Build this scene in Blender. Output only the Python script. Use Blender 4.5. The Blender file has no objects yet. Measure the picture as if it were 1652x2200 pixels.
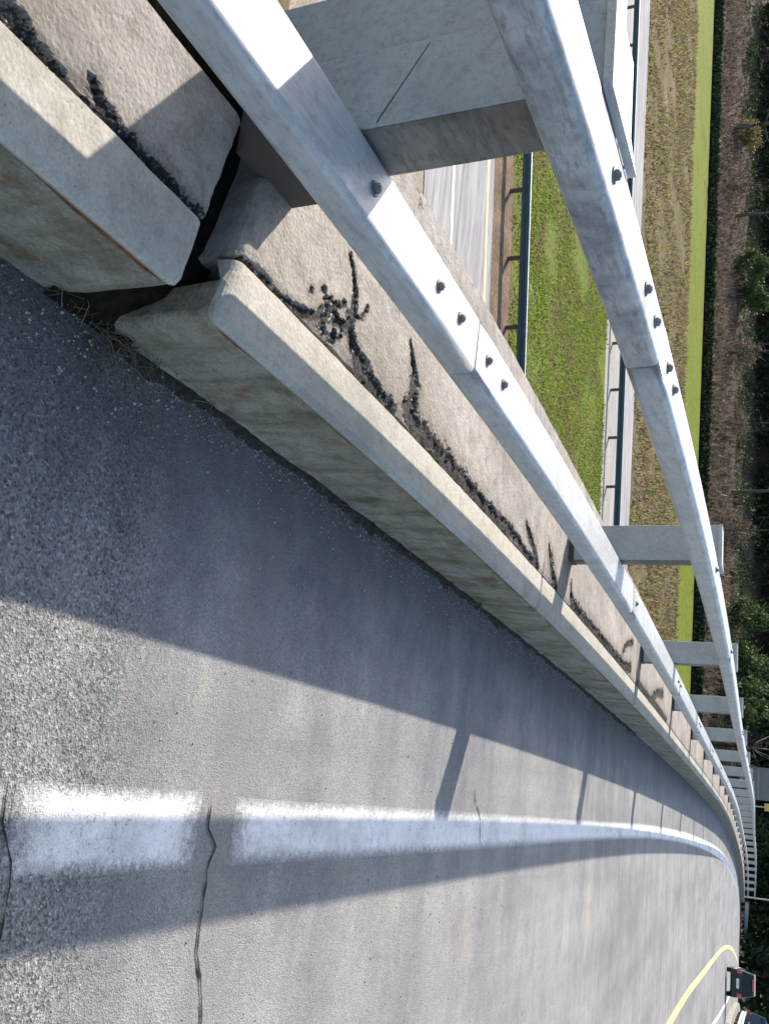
import bpy, bmesh, math, random
import numpy as np
from mathutils import Vector, Matrix
random.seed(7); rng = np.random.default_rng(7)
C = bpy.context.scene.collection
SC = bpy.context.scene

# ------------------------------------------------------------------ camera, sky, sun, exposure
YAW, PITCH, ROLL = 0.28921, 0.42159, 0.01377
CAM_Z = 1.6
def camera():
    fw = Vector((-math.sin(YAW)*math.cos(PITCH), math.cos(YAW)*math.cos(PITCH), -math.sin(PITCH)))
    rt = Vector((math.cos(YAW), math.sin(YAW), 0)); up = rt.cross(fw)
    r2 = rt*math.cos(ROLL) - up*math.sin(ROLL); u2 = up*math.cos(ROLL) + rt*math.sin(ROLL)
    cd = bpy.data.cameras.new('camera'); co = bpy.data.objects.new('camera', cd); C.objects.link(co)
    X, Y, Z = u2, -r2, -fw                      # the camera was held turned on its side
    m = Matrix(((X.x, Y.x, Z.x, 0), (X.y, Y.y, Z.y, 0), (X.z, Y.z, Z.z, CAM_Z), (0, 0, 0, 1)))
    co.matrix_world = m
    cd.sensor_fit = 'VERTICAL'; cd.sensor_height = 36; cd.sensor_width = 27
    cd.lens = 36*2106.3/2200
    cd.clip_start = 0.05; cd.clip_end = 3000
    SC.camera = co
camera()
SUN_TO = Vector((-1.42, 0.94, 1.0)).normalized()       # towards the sun
EL = math.asin(SUN_TO.z); AZ = math.atan2(SUN_TO.x, SUN_TO.y)
world = bpy.data.worlds.new('World'); SC.world = world; world.use_nodes = True
nt = world.node_tree; nt.nodes.clear()
sky = nt.nodes.new('ShaderNodeTexSky'); sky.sky_type = 'NISHITA'; sky.sun_disc = False
sky.sun_elevation = EL; sky.sun_rotation = AZ; sky.air_density = 1.0; sky.dust_density = 1.5
bg = nt.nodes.new('ShaderNodeBackground'); bg.inputs['Strength'].default_value = 0.102
out = nt.nodes.new('ShaderNodeOutputWorld')
nt.links.new(sky.outputs[0], bg.inputs[0]); nt.links.new(bg.outputs[0], out.inputs[0])
sd = bpy.data.lights.new('sun', 'SUN'); so = bpy.data.objects.new('sun', sd); C.objects.link(so)
sd.energy = 3.0; sd.angle = math.radians(0.6); sd.color = (1.0, 0.93, 0.84)
so.rotation_euler = SUN_TO.to_track_quat('Z', 'Y').to_euler()
SC.view_settings.view_transform = 'Standard'; SC.view_settings.look = 'None'
SC.view_settings.gamma = 1; SC.view_settings.use_curve_mapping = False
SC.view_settings.exposure = 1.72

# ------------------------------------------------------------------ helpers
def tag(o, label=None, cat=None, group=None, kind=None):
    if label: o['label'] = label
    if cat: o['category'] = cat
    if group: o['group'] = group
    if kind: o['kind'] = kind
    return o
def empty(name, loc, label, cat, group=None):
    o = bpy.data.objects.new(name, None); C.objects.link(o); o.location = loc
    o.empty_display_size = .2
    return tag(o, label, cat, group)
class MB:
    def __init__(s): s.v = []; s.f = []
    def add(s, vs, fs):
        n = len(s.v); s.v += [tuple(v) for v in vs]; s.f += [tuple(i+n for i in f) for f in fs]; return s
    def box(s, c, d, M=None):
        x, y, z = d[0]/2, d[1]/2, d[2]/2
        vs = [Vector((a*x, b*y, e*z)) for a in (-1, 1) for b in (-1, 1) for e in (-1, 1)]
        if M is not None: vs = [M @ v for v in vs]
        vs = [v+Vector(c) for v in vs]
        return s.add(vs, [(0,1,3,2),(4,6,7,5),(0,4,5,1),(2,3,7,6),(0,2,6,4),(1,5,7,3)])
    def tube(s, pts, rads, n=8, cap=True):
        pts = [Vector(p) for p in pts]
        if not hasattr(rads, '__len__'): rads = [rads]*len(pts)
        rings = []
        for i, p in enumerate(pts):
            d = (pts[min(i+1, len(pts)-1)]-pts[max(i-1, 0)]).normalized()
            a = d.cross(Vector((0, 0, 1)))
            if a.length < .05: a = d.cross(Vector((0, 1, 0)))
            a.normalize(); b = d.cross(a)
            rings.append([p+(a*math.cos(t)+b*math.sin(t))*rads[i] for t in [2*math.pi*k/n for k in range(n)]])
        vs = [v for r in rings for v in r]; fs = []
        for i in range(len(pts)-1):
            for k in range(n):
                fs.append((i*n+k, i*n+(k+1) % n, (i+1)*n+(k+1) % n, (i+1)*n+k))
        if cap: fs += [tuple(range(n))[::-1], tuple((len(pts)-1)*n+k for k in range(n))]
        return s.add(vs, fs)
    def mesh(s, name, mat, smooth=False):
        me = bpy.data.meshes.new(name); me.from_pydata(s.v, [], s.f)
        if mat: me.materials.append(mat)
        bm = bmesh.new(); bm.from_mesh(me); bmesh.ops.recalc_face_normals(bm, faces=bm.faces); bm.to_mesh(me); bm.free()
        if smooth: me.polygons.foreach_set('use_smooth', [True]*len(me.polygons))
        me.update(); return me
    def build(s, name, mat, parent=None, smooth=False, bevel=0, wn=False):
        o = bpy.data.objects.new(name, s.mesh(name, mat, smooth)); C.objects.link(o)
        if parent:
            o.parent = parent; o.matrix_parent_inverse = Matrix.Translation(-parent.location)
        if bevel:
            b = o.modifiers.new('bevel', 'BEVEL'); b.width = bevel; b.segments = 2; b.limit_method = 'ANGLE'
        if wn:
            o.modifiers.new('wn', 'WEIGHTED_NORMAL')
        return o
def attach(o, parent):
    C.objects.link(o); o.parent = parent; o.matrix_parent_inverse = Matrix.Translation(-parent.location); return o
def noise2(x, y, seed=0):
    # smooth value noise
    x = np.asarray(x, float); y = np.asarray(y, float)
    xi = np.floor(x).astype(int); yi = np.floor(y).astype(int); fx = x-xi; fy = y-yi
    fx = fx*fx*(3-2*fx); fy = fy*fy*(3-2*fy)
    def hsh(a, b):
        n = (a*374761393+b*668265263+seed*69069) & 0x7fffffff
        n = ((n ^ (n >> 13))*1274126177) & 0x7fffffff
        return ((n ^ (n >> 16)) & 0xffff)/65535.
    return (hsh(xi, yi)*(1-fx)+hsh(xi+1, yi)*fx)*(1-fy)+(hsh(xi, yi+1)*(1-fx)+hsh(xi+1, yi+1)*fx)*fy
def fbm(x, y, seed=0, o=4):
    s = 0; a = .5
    for i in range(o): s = s+a*noise2(np.asarray(x)*2**i, np.asarray(y)*2**i, seed+i); a *= .5
    return s

# ------------------------------------------------------------------ the curving, cresting road line
G = np.linspace(0, 180, 1801)
KN = [0, 6, 14, 30, 60, 100, 180]
KK = np.interp(G, KN, [.00338, .00083, .00171, .0005, .00322, .00328, .00328])
QQ = np.interp(G, KN, [-.0141, -.00314, .00135, -.00089, .00088, .00077, .0003])
QQ = QQ - np.where((G > 62) & (G < 125), .0013, 0)
def integ(a): return np.concatenate([[0], np.cumsum((a[1:]+a[:-1])/2*.1)])
TH = integ(KK); TX = integ(np.sin(TH)); TY = integ(np.cos(TH)); TZ = integ(integ(QQ))
def W(X, S, Z):
    if S < 0: return Vector((X, S, Z))
    x = np.interp(S, G, TX); y = np.interp(S, G, TY); z = np.interp(S, G, TZ); t = np.interp(S, G, TH)
    return Vector((x+X*math.cos(t), y-X*math.sin(t), z+Z))
def WV(X, S, Z):
    X, S, Z = np.broadcast_arrays(np.asarray(X, float), np.asarray(S, float), np.asarray(Z, float)); t = np.interp(S, G, TH)
    x = np.interp(S, G, TX)+X*np.cos(t); y = np.where(S < 0, S, np.interp(S, G, TY)-X*np.sin(t)); z = np.interp(S, G, TZ)+Z
    return np.stack([np.where(S < 0, X, x), y, z], -1)
def heading(S): return float(np.interp(max(S, 0), G, TH))
def srange(a, b, d0=.25, grow=1.06, dmax=2.0):
    L = [a]; d = d0
    while L[-1]+d < b-.3*d:
        L.append(L[-1]+d); d = min(d*grow, dmax)
    L.append(b); return L
def sweep(prof, S, closed=False, cap=False, mb=None):
    mb = mb or MB(); n = len(prof); vs = []; fs = []
    for s in S: vs += [W(X, s, Z) for X, Z in prof]
    for i in range(len(S)-1):
        for k in range(n if closed else n-1):
            fs.append((i*n+k, i*n+(k+1) % n, (i+1)*n+(k+1) % n, (i+1)*n+k))
    if cap: fs += [tuple(range(n)), tuple((len(S)-1)*n+k for k in range(n))]
    return mb.add(vs, fs)
def rounded(x0, x1, z0, z1, r, seg=4):
    P = []
    for cx, cz, a0 in ((x1-r, z1-r, 0), (x0+r, z1-r, 90), (x0+r, z0+r, 180), (x1-r, z0+r, 270)):
        for k in range(seg+1):
            a = math.radians(a0+90*k/seg); P.append((cx+r*math.cos(a), cz+r*math.sin(a)))
    return P

# ------------------------------------------------------------------ materials
def mat(name): 
    m = bpy.data.materials.new(name); m.use_nodes = True
    n = m.node_tree; b = n.nodes['Principled BSDF']; return m, n, b
class NB:
    def __init__(s, n): s.n = n
    def new(s, t, **k):
        o = s.n.nodes.new(t)
        for a, v in k.items(): setattr(o, a, v)
        return o
    def l(s, a, b): s.n.links.new(a, b)
    def co(s): 
        if not hasattr(s, '_c'): s._c = s.new('ShaderNodeTexCoord')
        return s._c.outputs['Object']
    def mapping(s, sc, rot=(0,0,0)):
        m = s.new('ShaderNodeMapping'); m.inputs['Scale'].default_value = sc; m.inputs['Rotation'].default_value = rot
        s.l(s.co(), m.inputs[0]); return m.outputs[0]
    def noise(s, scale, detail=5, rough=.6, vec=None, dist=0):
        t = s.new('ShaderNodeTexNoise'); t.inputs['Scale'].default_value = scale; t.inputs['Detail'].default_value = detail
        t.inputs['Roughness'].default_value = rough; t.inputs['Distortion'].default_value = dist
        s.l(vec or s.co(), t.inputs['Vector']); return t.outputs['Fac']
    def voro(s, scale, feat='F1', out='Distance', vec=None, rnd=1):
        t = s.new('ShaderNodeTexVoronoi', feature=feat); t.inputs['Scale'].default_value = scale
        t.inputs['Randomness'].default_value = rnd
        s.l(vec or s.co(), t.inputs['Vector']); return t.outputs[out]
    def ramp(s, fac, stops, interp='LINEAR'):
        r = s.new('ShaderNodeValToRGB'); r.color_ramp.interpolation = interp
        e = r.color_ramp.elements
        while len(e) < len(stops): e.new(.5)
        for i, (p, c) in enumerate(stops):
            e[i].position = p; e[i].color = (*c, 1) if hasattr(c, '__len__') else (c, c, c, 1)
        s.l(fac, r.inputs[0]); return r.outputs[0]
    def mix(s, fac, a, b, mode='MIX'):
        m = s.new('ShaderNodeMix', data_type='RGBA', blend_type=mode)
        for v, i in ((fac, 0), (a, 6), (b, 7)):
            if hasattr(v, 'is_linked'): s.l(v, m.inputs[i])
            elif i == 0: m.inputs[0].default_value = v
            else: m.inputs[i].default_value = (*v, 1) if len(v) == 3 else v
        return m.outputs[2]
    def math(s, op, a, b=0.):
        m = s.new('ShaderNodeMath', operation=op)
        for v, i in ((a, 0), (b, 1)):
            if hasattr(v, 'is_linked'): s.l(v, m.inputs[i])
            else: m.inputs[i].default_value = v
        return m.outputs[0]
    def sep(s, ax):
        t = s.new('ShaderNodeSeparateXYZ'); s.l(s.co(), t.inputs[0]); return t.outputs[ax]
    def maprange(s, v, a, b, c=0., d=1.):
        t = s.new('ShaderNodeMapRange'); s.l(v, t.inputs[0])
        for i, x in zip((1,2,3,4), (a,b,c,d)): t.inputs[i].default_value = x
        return t.outputs[0]
    def bump(s, h, strength, dist, nrm=None):
        b = s.new('ShaderNodeBump'); b.inputs['Strength'].default_value = strength; b.inputs['Distance'].default_value = dist
        s.l(h, b.inputs['Height'])
        if nrm is not None: s.l(nrm, b.inputs['Normal'])
        return b.outputs[0]

def asphalt_nodes(nb, coarse_on=True):
    y = nb.sep(1); x = nb.sep(0)
    wob = nb.math('MULTIPLY', nb.math('SUBTRACT', nb.noise(6, 3), .5), .08)
    yw = nb.math('ADD', y, wob)
    coarse = nb.maprange(yw, 1.95, 2.22, 1, .12)           # the approach pavement, an older coarser mix
    joint = nb.math('MULTIPLY', nb.maprange(yw, 2.5, 2.53, 0, 1), nb.maprange(yw, 2.78, 2.81, 1, 0))
    v1 = nb.voro(210, out='Color'); v1b = nb.new('ShaderNodeRGBToBW'); nb.l(v1, v1b.inputs[0])
    v2 = nb.voro(150, out='Color'); v2b = nb.new('ShaderNodeRGBToBW'); nb.l(v2, v2b.inputs[0])
    fine = nb.ramp(v1b.outputs[0], [(.1, (.178,.171,.162)), (.5, (.26,.251,.237)), (.85, (.325,.314,.296)), (1, (.41,.396,.374))])
    co = nb.ramp(v2b.outputs[0], [(.12, (.08,.078,.074)), (.36, (.172,.166,.155)), (.6, (.235,.226,.21)), (.8, (.29,.277,.255)), (.95, (.44,.425,.40))])
    base = nb.mix(coarse, fine, co)
    blot = nb.noise(1.1, 6, .6); blot2 = nb.noise(5.5, 5, .65)
    base = nb.mix(1, base, nb.ramp(blot, [(.25, (.70,.71,.74)), (.5, (.95,.95,.95)), (.75, (1.14,1.10,1.05))]), 'MULTIPLY')
    base = nb.mix(1, base, nb.ramp(blot2, [(.3, (.82,.82,.84)), (.55, (1,1,1)), (.75, (1.12,1.07,1.0))]), 'MULTIPLY')
    # tyre-polished, slightly darker wheel paths along the road
    lon = nb.noise(1.0, 5, .6, nb.mapping((2.2, .13, 1)))
    base = nb.mix(1, base, nb.ramp(lon, [(.3, (.78,.785,.80)), (.6, (1,1,1))]), 'MULTIPLY')
    lat = nb.noise(1.0, 6, .65, nb.mapping((.30, 2.6, 1)))
    base = nb.mix(1, base, nb.ramp(lat, [(.34, (.80,.805,.82)), (.5, (.97,.97,.97)), (.66, (1.10,1.08,1.04))]), 'MULTIPLY')
    oil = nb.noise(.8, 4, .55, nb.mapping((1.0, .25, 1)))
    base = nb.mix(nb.math('MULTIPLY', nb.ramp(oil, [(.52, 0.), (.68, 1.)]), nb.maprange(x, .7, 1.5, 0, .5)), base, (.085,.085,.09))
    base = nb.mix(nb.math('MULTIPLY', joint, .3), base, (.19,.165,.145))
    # damp soil and grime gathered against the kerb
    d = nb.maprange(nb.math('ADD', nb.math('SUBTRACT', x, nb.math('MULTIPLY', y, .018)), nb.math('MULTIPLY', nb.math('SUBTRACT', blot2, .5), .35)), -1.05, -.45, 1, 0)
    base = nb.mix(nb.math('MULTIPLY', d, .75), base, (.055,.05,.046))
    rust = nb.noise(3.2, 6, .7)
    base = nb.mix(nb.ramp(rust, [(.57, 0.), (.72, .45)]), base, (.235,.19,.155))
    h = nb.math('ADD', nb.math('MULTIPLY', nb.voro(210), .5), nb.math('MULTIPLY', nb.math('MULTIPLY', nb.voro(150), .42), coarse))
    h = nb.math('ADD', h, nb.math('MULTIPLY', nb.noise(40, 6, .7), .6))
    return base, h
def m_asphalt():
    m, n, b = mat('asphalt'); nb = NB(n)
    c, h = asphalt_nodes(nb)
    nb.l(c, b.inputs['Base Color']); b.inputs['Roughness'].default_value = .88; b.inputs['Specular IOR Level'].default_value = .3
    nb.l(nb.bump(h, .75, .006), b.inputs['Normal']); return m
def m_paint(name, col, wear=(.40, .60), scale=26, worn=False):
    m, n, b = mat(name); nb = NB(n)
    c, h = asphalt_nodes(nb)
    w = nb.noise(scale, 8, .75); v = nb.voro(95)
    w = nb.math('ADD', w, nb.math('MULTIPLY', nb.math('SUBTRACT', v, .5), .25))
    f = nb.ramp(w, [(wear[0]-.12, .12), (wear[0], .8), (wear[1], 1.)])
    if worn:     # the line is rubbed thin towards its edges, down to the stones
        em = nb.new('ShaderNodeAttribute', attribute_name='edge_distance').outputs['Fac']
        e = nb.math('ADD', em, nb.math('MULTIPLY', nb.math('SUBTRACT', nb.noise(38, 7, .8), .5), .10))
        e = nb.math('ADD', e, nb.math('MULTIPLY', nb.math('SUBTRACT', nb.voro(190), .5), .02))
        f = nb.math('MULTIPLY', f, nb.maprange(e, .006, .046, 0, 1))
        f = nb.math('MULTIPLY', f, nb.ramp(nb.noise(2.2, 6, .7, nb.mapping((1, .5, 1))), [(.30, .30), (.52, 1.)]))
    dirt = nb.noise(4, 5, .6)
    pc = nb.mix(nb.ramp(dirt, [(.35, .35), (.65, 0.)]), col, tuple(k*.72 for k in col))
    nb.l(nb.mix(f, c, pc), b.inputs['Base Color']); b.inputs['Roughness'].default_value = .7
    nb.l(nb.bump(h, .6, .005), b.inputs['Normal']); return m
def m_concrete(name, a, bcol, c2, spots=1., bump=.5, streak=0, moss=0, rust=0, tar=False):
    m, n, b = mat(name); nb = NB(n); b.inputs['Specular IOR Level'].default_value = .15
    f1 = nb.noise(2.6, 8, .62); f2 = nb.noise(17, 7, .7); f3 = nb.noise(120, 4, .7)
    col = nb.mix(nb.ramp(f1, [(.32, 0.), (.68, 1.)]), a, bcol)
    col = nb.mix(nb.math('MULTIPLY', nb.ramp(f2, [(.47, 0.), (.70, 1.)]), .8), col, c2)
    col = nb.mix(nb.math('MULTIPLY', nb.ramp(nb.noise(1.3, 7, .7, nb.mapping((1.6, .8, 2.5))), [(.48, 0.), (.66, 1.)]), .55), col, tuple(k*.55 for k in a))
    col = nb.mix(1, col, nb.ramp(f3, [(.3, (.8,.8,.8)), (.6, (1.05,1.05,1.04))]), 'MULTIPLY')
    if spots:
        pit = nb.voro(75); col = nb.mix(nb.math('MULTIPLY', nb.ramp(pit, [(.10, 1.), (.2, 0.)]), nb.math('MULTIPLY', nb.ramp(nb.noise(8,3), [(.45,0.),(.6,1.)]), .7*spots)), col, (.06,.055,.05))
    if streak:
        st = nb.noise(1, 6, .65, nb.mapping((11, 11, .9))); col = nb.mix(nb.math('MULTIPLY', nb.ramp(st, [(.48, 0.), (.68, 1.)]), streak), col, tuple(k*.45 for k in a))
    if moss:
        ms = nb.noise(5, 7, .7); col = nb.mix(nb.math('MULTIPLY', nb.ramp(ms, [(.5, 0.), (.66, 1.)]), moss), col, (.085,.075,.035))
    if rust:
        rs = nb.noise(6.5, 7, .75); col = nb.mix(nb.math('MULTIPLY', nb.ramp(rs, [(.56, 0.), (.68, 1.)]), rust), col, (.20,.085,.03))
    if tar:      # black crack filler whose outline is stored on the block top as a distance to the crack
        at_ = nb.new('ShaderNodeAttribute', attribute_name='crack_distance').outputs['Fac']
        wob = nb.math('ADD', nb.math('MULTIPLY', nb.math('SUBTRACT', nb.noise(30, 6, .75), .5), 3.6), nb.math('MULTIPLY', nb.math('SUBTRACT', nb.noise(120, 3, .7), .5), 1.4))
        tm = nb.maprange(nb.math('ADD', at_, wob), 1.1, 1.25, 1, 0)
        halo = nb.maprange(nb.math('ADD', at_, nb.math('MULTIPLY', wob, 1.4)), .9, 4.2, .6, 0)
        col = nb.mix(halo, col, (.085,.068,.052))
        tc = nb.ramp(nb.noise(90, 5, .7), [(.36, (.009,.009,.009)), (.55, (.03,.028,.026)), (.66, (.14,.125,.11))])
        col = nb.mix(tm, col, tc)
    nb.l(col, b.inputs['Base Color']); b.inputs['Roughness'].default_value = .9
    h = nb.math('ADD', nb.math('MULTIPLY', f2, .7), nb.math('MULTIPLY', f3, .35)); h = nb.math('ADD', h, nb.math('MULTIPLY', nb.voro(75), .35))
    if tar: h = nb.math('SUBTRACT', h, nb.math('MULTIPLY', tm, nb.math('MULTIPLY', nb.noise(70, 4, .7), .9)))
    nb.l(nb.bump(h, bump, .012), b.inputs['Normal']); return m
def m_metal(name, col, dark, rough=.5, metallic=.25, patina=.5):
    m, n, b = mat(name); nb = NB(n)
    sp = nb.voro(38, out='Color'); spb = nb.new('ShaderNodeRGBToBW'); nb.l(sp, spb.inputs[0])
    f = nb.noise(5, 8, .68); f2 = nb.noise(60, 5, .7, nb.mapping((1, .35, 1)))
    c = nb.mix(nb.math('MULTIPLY', spb.outputs[0], .25), col, dark)
    c = nb.mix(nb.math('MULTIPLY', nb.ramp(f, [(.45, 0.), (.7, 1.)]), patina), c, dark)
    c = nb.mix(nb.math('MULTIPLY', nb.ramp(f2, [(.52, 0.), (.7, 1.)]), patina*.7), c, tuple(k*.6 for k in dark))
    f3 = nb.noise(1, 7, .75, nb.mapping((46, 7, 46), (0, 0, .12)))
    c = nb.mix(nb.math('MULTIPLY', nb.ramp(f3, [(.5, 0.), (.62, 1.)]), patina*.55), c, tuple(k*.75 for k in dark))
    sc = nb.voro(22, 'DISTANCE_TO_EDGE', 'Distance', nb.mapping((1, .12, .7), (.3, .2, .5)))
    c = nb.mix(nb.math('MULTIPLY', nb.ramp(sc, [(.0, 1.), (.012, 0.)]), nb.math('MULTIPLY', nb.ramp(nb.noise(9, 3), [(.52, 0.), (.6, 1.)]), .5)), c, tuple(k*.5 for k in dark))
    nb.l(c, b.inputs['Base Color']); b.inputs['Metallic'].default_value = metallic
    nb.l(nb.ramp(f, [(.3, rough-.08), (.7, rough+.15)]), b.inputs['Roughness'])
    nb.l(nb.bump(nb.math('ADD', f2, nb.math('MULTIPLY', f, .5)), .18, .003), b.inputs['Normal']); return m
def m_plain(name, col, rough=.6, metallic=0, var=.25, scale=8, bump=0):
    m, n, b = mat(name); nb = NB(n)
    f = nb.noise(scale, 6, .65)
    nb.l(nb.mix(nb.ramp(f, [(.3, 0.), (.7, 1.)]), tuple(k*(1-var) for k in col), tuple(min(1, k*(1+var)) for k in col)), b.inputs['Base Color'])
    b.inputs['Roughness'].default_value = rough; b.inputs['Metallic'].default_value = metallic
    if bump: nb.l(nb.bump(f, bump, .02), b.inputs['Normal'])
    if rough > .9: b.inputs['Specular IOR Level'].default_value = .05
    return m
def m_mix3(name, cols, s1, s2, bump=.6, bd=.05, stretch=(1,1,1)):
    m, n, b = mat(name); nb = NB(n)
    v = nb.mapping(stretch); b.inputs['Specular IOR Level'].default_value = .05
    f = nb.noise(s1, 8, .68, v); g = nb.noise(s2, 8, .75, v)
    c = nb.ramp(f, [(.3, cols[0]), (.5, cols[1]), (.68, cols[2])])
    c = nb.mix(1, c, nb.ramp(g, [(.3, (.45,.45,.42)), (.5, (.95,.95,.95)), (.7, (1.4,1.35,1.25))]), 'MULTIPLY')
    nb.l(c, b.inputs['Base Color']); b.inputs['Roughness'].default_value = .95
    nb.l(nb.bump(g, bump, bd), b.inputs['Normal']); return m
def m_leaf(name, a, bcol, thin=.4, patch=None):
    m, n, b = mat(name); nb = NB(n)
    geo = nb.new('ShaderNodeNewGeometry')
    c = nb.ramp(geo.outputs['Random Per Island'], [(0, a), (1, bcol)])
    if patch: c = nb.mix(nb.ramp(nb.noise(.55, 6, .72), [(.46, 0.), (.62, 1.)]), c, patch)
    nb.l(c, b.inputs['Base Color']); b.inputs['Roughness'].default_value = .7
    if thin:
        tr = nb.new('ShaderNodeBsdfTranslucent'); nb.l(c, tr.inputs[0]); mx = nb.new('ShaderNodeMixShader'); mx.inputs[0].default_value = thin
        nb.l(b.outputs[0], mx.inputs[1]); nb.l(tr.outputs[0], mx.inputs[2]); nb.l(mx.outputs[0], n.nodes['Material Output'].inputs[0])
    return m
M = dict(
 asphalt=m_asphalt(),
 paint=m_paint('white_road_paint', (.74,.715,.67), worn=True), laneline=m_plain('clean_white_line', (.62,.61,.59), .7, 0, .12, 3), freeyellow=m_plain('clean_yellow_line', (.55,.40,.13), .7, 0, .12, 3), yellow=m_paint('yellow_road_paint', (.62,.49,.20)),
 nosing=m_concrete('pale_cast_concrete', (.36,.335,.285), (.42,.392,.335), (.27,.245,.205), spots=.8, bump=.3),
 slab=m_concrete('weathered_concrete', (.235,.208,.182), (.34,.312,.285), (.165,.143,.12), spots=1, bump=.55, moss=.2, tar=True),
 face=m_concrete('grimy_kerb_concrete', (.265,.232,.178), (.325,.29,.235), (.15,.125,.092), spots=.9, bump=.9, streak=.6, moss=.8, rust=.75),
 rustline=m_plain('rust_stain', (.17,.075,.04), .95, 0, .6, 40, .4),
 deck=m_concrete('deck_concrete', (.22,.20,.18), (.28,.26,.23), (.14,.13,.115), spots=.5, bump=.5),
 galv=m_metal('galvanised_steel', (.42,.42,.412), (.29,.293,.295), .45, .2, .8),
 galvold=m_metal('mottled_galvanised_steel', (.38,.388,.392), (.15,.153,.165), .5, .2, 1.0),
 post=m_metal('grey_post_steel', (.33,.35,.35), (.24,.255,.255), .6, .05, .7),
 streaky=m_metal('streaked_post_steel', (.17,.155,.14), (.075,.065,.056), .7, .05, 1.0),
 foot=m_metal('shade_black_steel', (.045,.04,.036), (.075,.045,.03), .8, 0, .7),
 bolt=m_metal('dark_bolt_steel', (.17,.17,.175), (.08,.08,.08), .5, .4, .4),
 scratch=m_plain('dark_scratch', (.05,.05,.05), .8),
 tar=m_plain('crack_tar', (.035,.036,.038), .55, 0, .4, 60, .9),
 crack=m_plain('open_crack', (.03,.027,.025), .95, 0, .7, 90),
 gapshade=m_plain('black_gap_shade', (.014,.012,.010), .95, 0, .6, 25, 1), soil=m_plain('dark_soil_and_slot_shade', (.05,.042,.034), .95, 0, .5, 25, 1),
 freeway=m_mix3('pale_freeway_concrete', [(0.2460,0.2400,0.2364), (0.2820,0.2760,0.2712), (0.3120,0.3048,0.2976)], .25, 3, .1, .004, (.08,1,1)),
 gravel=m_mix3('tan_gravel', [(0.2125,0.1750,0.1313), (0.2750,0.2313,0.1812), (0.3375,0.2937,0.2313)], .8, 14, .8, .03),
 strip=m_mix3('pale_gravel_strip', [(0.2400,0.2220,0.1920), (0.3000,0.2820,0.2460), (0.3480,0.3240,0.2880)], .8, 9, .5, .02),
 verge=m_mix3('brown_verge', [(0.1040,0.0715,0.0442), (0.1560,0.1105,0.0754), (0.2080,0.1560,0.1040)], 1.2, 9, .8, .05),
 grassg=m_mix3('mown_grass', [(0.0750,0.1250,0.0137), (0.1125,0.1438,0.0250), (0.1562,0.1187,0.0562)], .5, 4, .9, .08),
 dryg=m_mix3('dry_grass_ground', [(0.0750,0.0750,0.0250), (0.1187,0.0900,0.0500), (0.1750,0.1375,0.0813)], .38, 4.2, .9, .1),
 greeng=m_mix3('far_grass', [(.085,.115,.011), (.112,.138,.015), (.14,.14,.026)], .3, 3, .5, .06),
 litter=m_mix3('leaf_litter', [(0.0320,0.0256,0.0192), (0.0680,0.0496,0.0376), (0.1120,0.0840,0.0656)], .3, 3.2, .9, .12, (1,1,1)),
 bank=m_plain('shade_dark_bank_soil', (.009,.008,.006), .95, 0, .5, 2, .5),
 rail=m_plain('shaded_green_guardrail', (.035,.07,.085), .5, .2, .2, 3),  # the beam's shaded face is put into this dark colour
 raillit=m_plain('lit_rail_edge', (.55,.60,.62), .45, .3, .15, 3),
 fpost=m_plain('brown_steel_post', (.075,.06,.05), .8),
 weathered=m_plain('weathered_guardrail', (.30,.34,.33), .55, .2, .2, 2),
 bark=m_mix3('grey_bark', [(0.0600,0.0510,0.0420), (0.1020,0.0900,0.0780), (0.1500,0.1380,0.1200)], 1.5, 8, .8, .05, (1,1,.25)),
 leafd=m_leaf('dark_foliage', (0.0108,0.0198,0.0072), (0.0405,0.0675,0.0162)),
 leafg=m_leaf('green_foliage', (0.0195,0.0358,0.0078), (0.0650,0.1008,0.0195)),
 leafb=m_leaf('dry_foliage', (0.0420,0.0315,0.0210), (0.1540,0.1155,0.0805)),
 leafo=m_leaf('ochre_foliage', (0.0840,0.0600,0.0210), (0.1920,0.1500,0.0660)),
 stalk=m_leaf('pale_stalks', (.05,.036,.026), (.125,.098,.076)),
 blade=m_leaf('grass_blades', (.08,.14,.011), (.21,.28,.038), .5, (.17,.145,.06)),
 dryblade=m_leaf('dry_blades', (0.0935,0.0715,0.0385), (0.2640,0.2035,0.1210), .45),
 stone=m_leaf('loose_stones', (.07,.07,.07), (.38,.36,.33), 0),
 carpaint=m_plain('black_green_paint', (.012,.022,.022), .25, .2, .1), carteal=m_plain('teal_glass', (.02,.06,.065), .1, 0, .1),
 roofp=m_plain('sunlit_rose_roof', (.22,.11,.11), .3, .1, .1),  # rose tint puts the roof's sunlit look into its colour
 tyre=m_plain('tyre_rubber', (.012,.012,.012), .8), rim=m_plain('wheel_rim', (.3,.3,.3), .35, .7),
 tail=m_plain('red_tail_lens', (.55,.05,.06), .2), plate=m_plain('pale_plate', (.6,.6,.58), .5),
 bluev=m_plain('blue_grey_paint', (.035,.055,.085), .3, .2, .1), glass=m_plain('dark_glass', (.01,.014,.018), .08),
 sign=m_plain('grey_sign_back', (.17,.175,.18), .5, .3, .12, 2), signy=m_plain('yellow_sign_face', (.75,.55,.05), .5),
)

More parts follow.
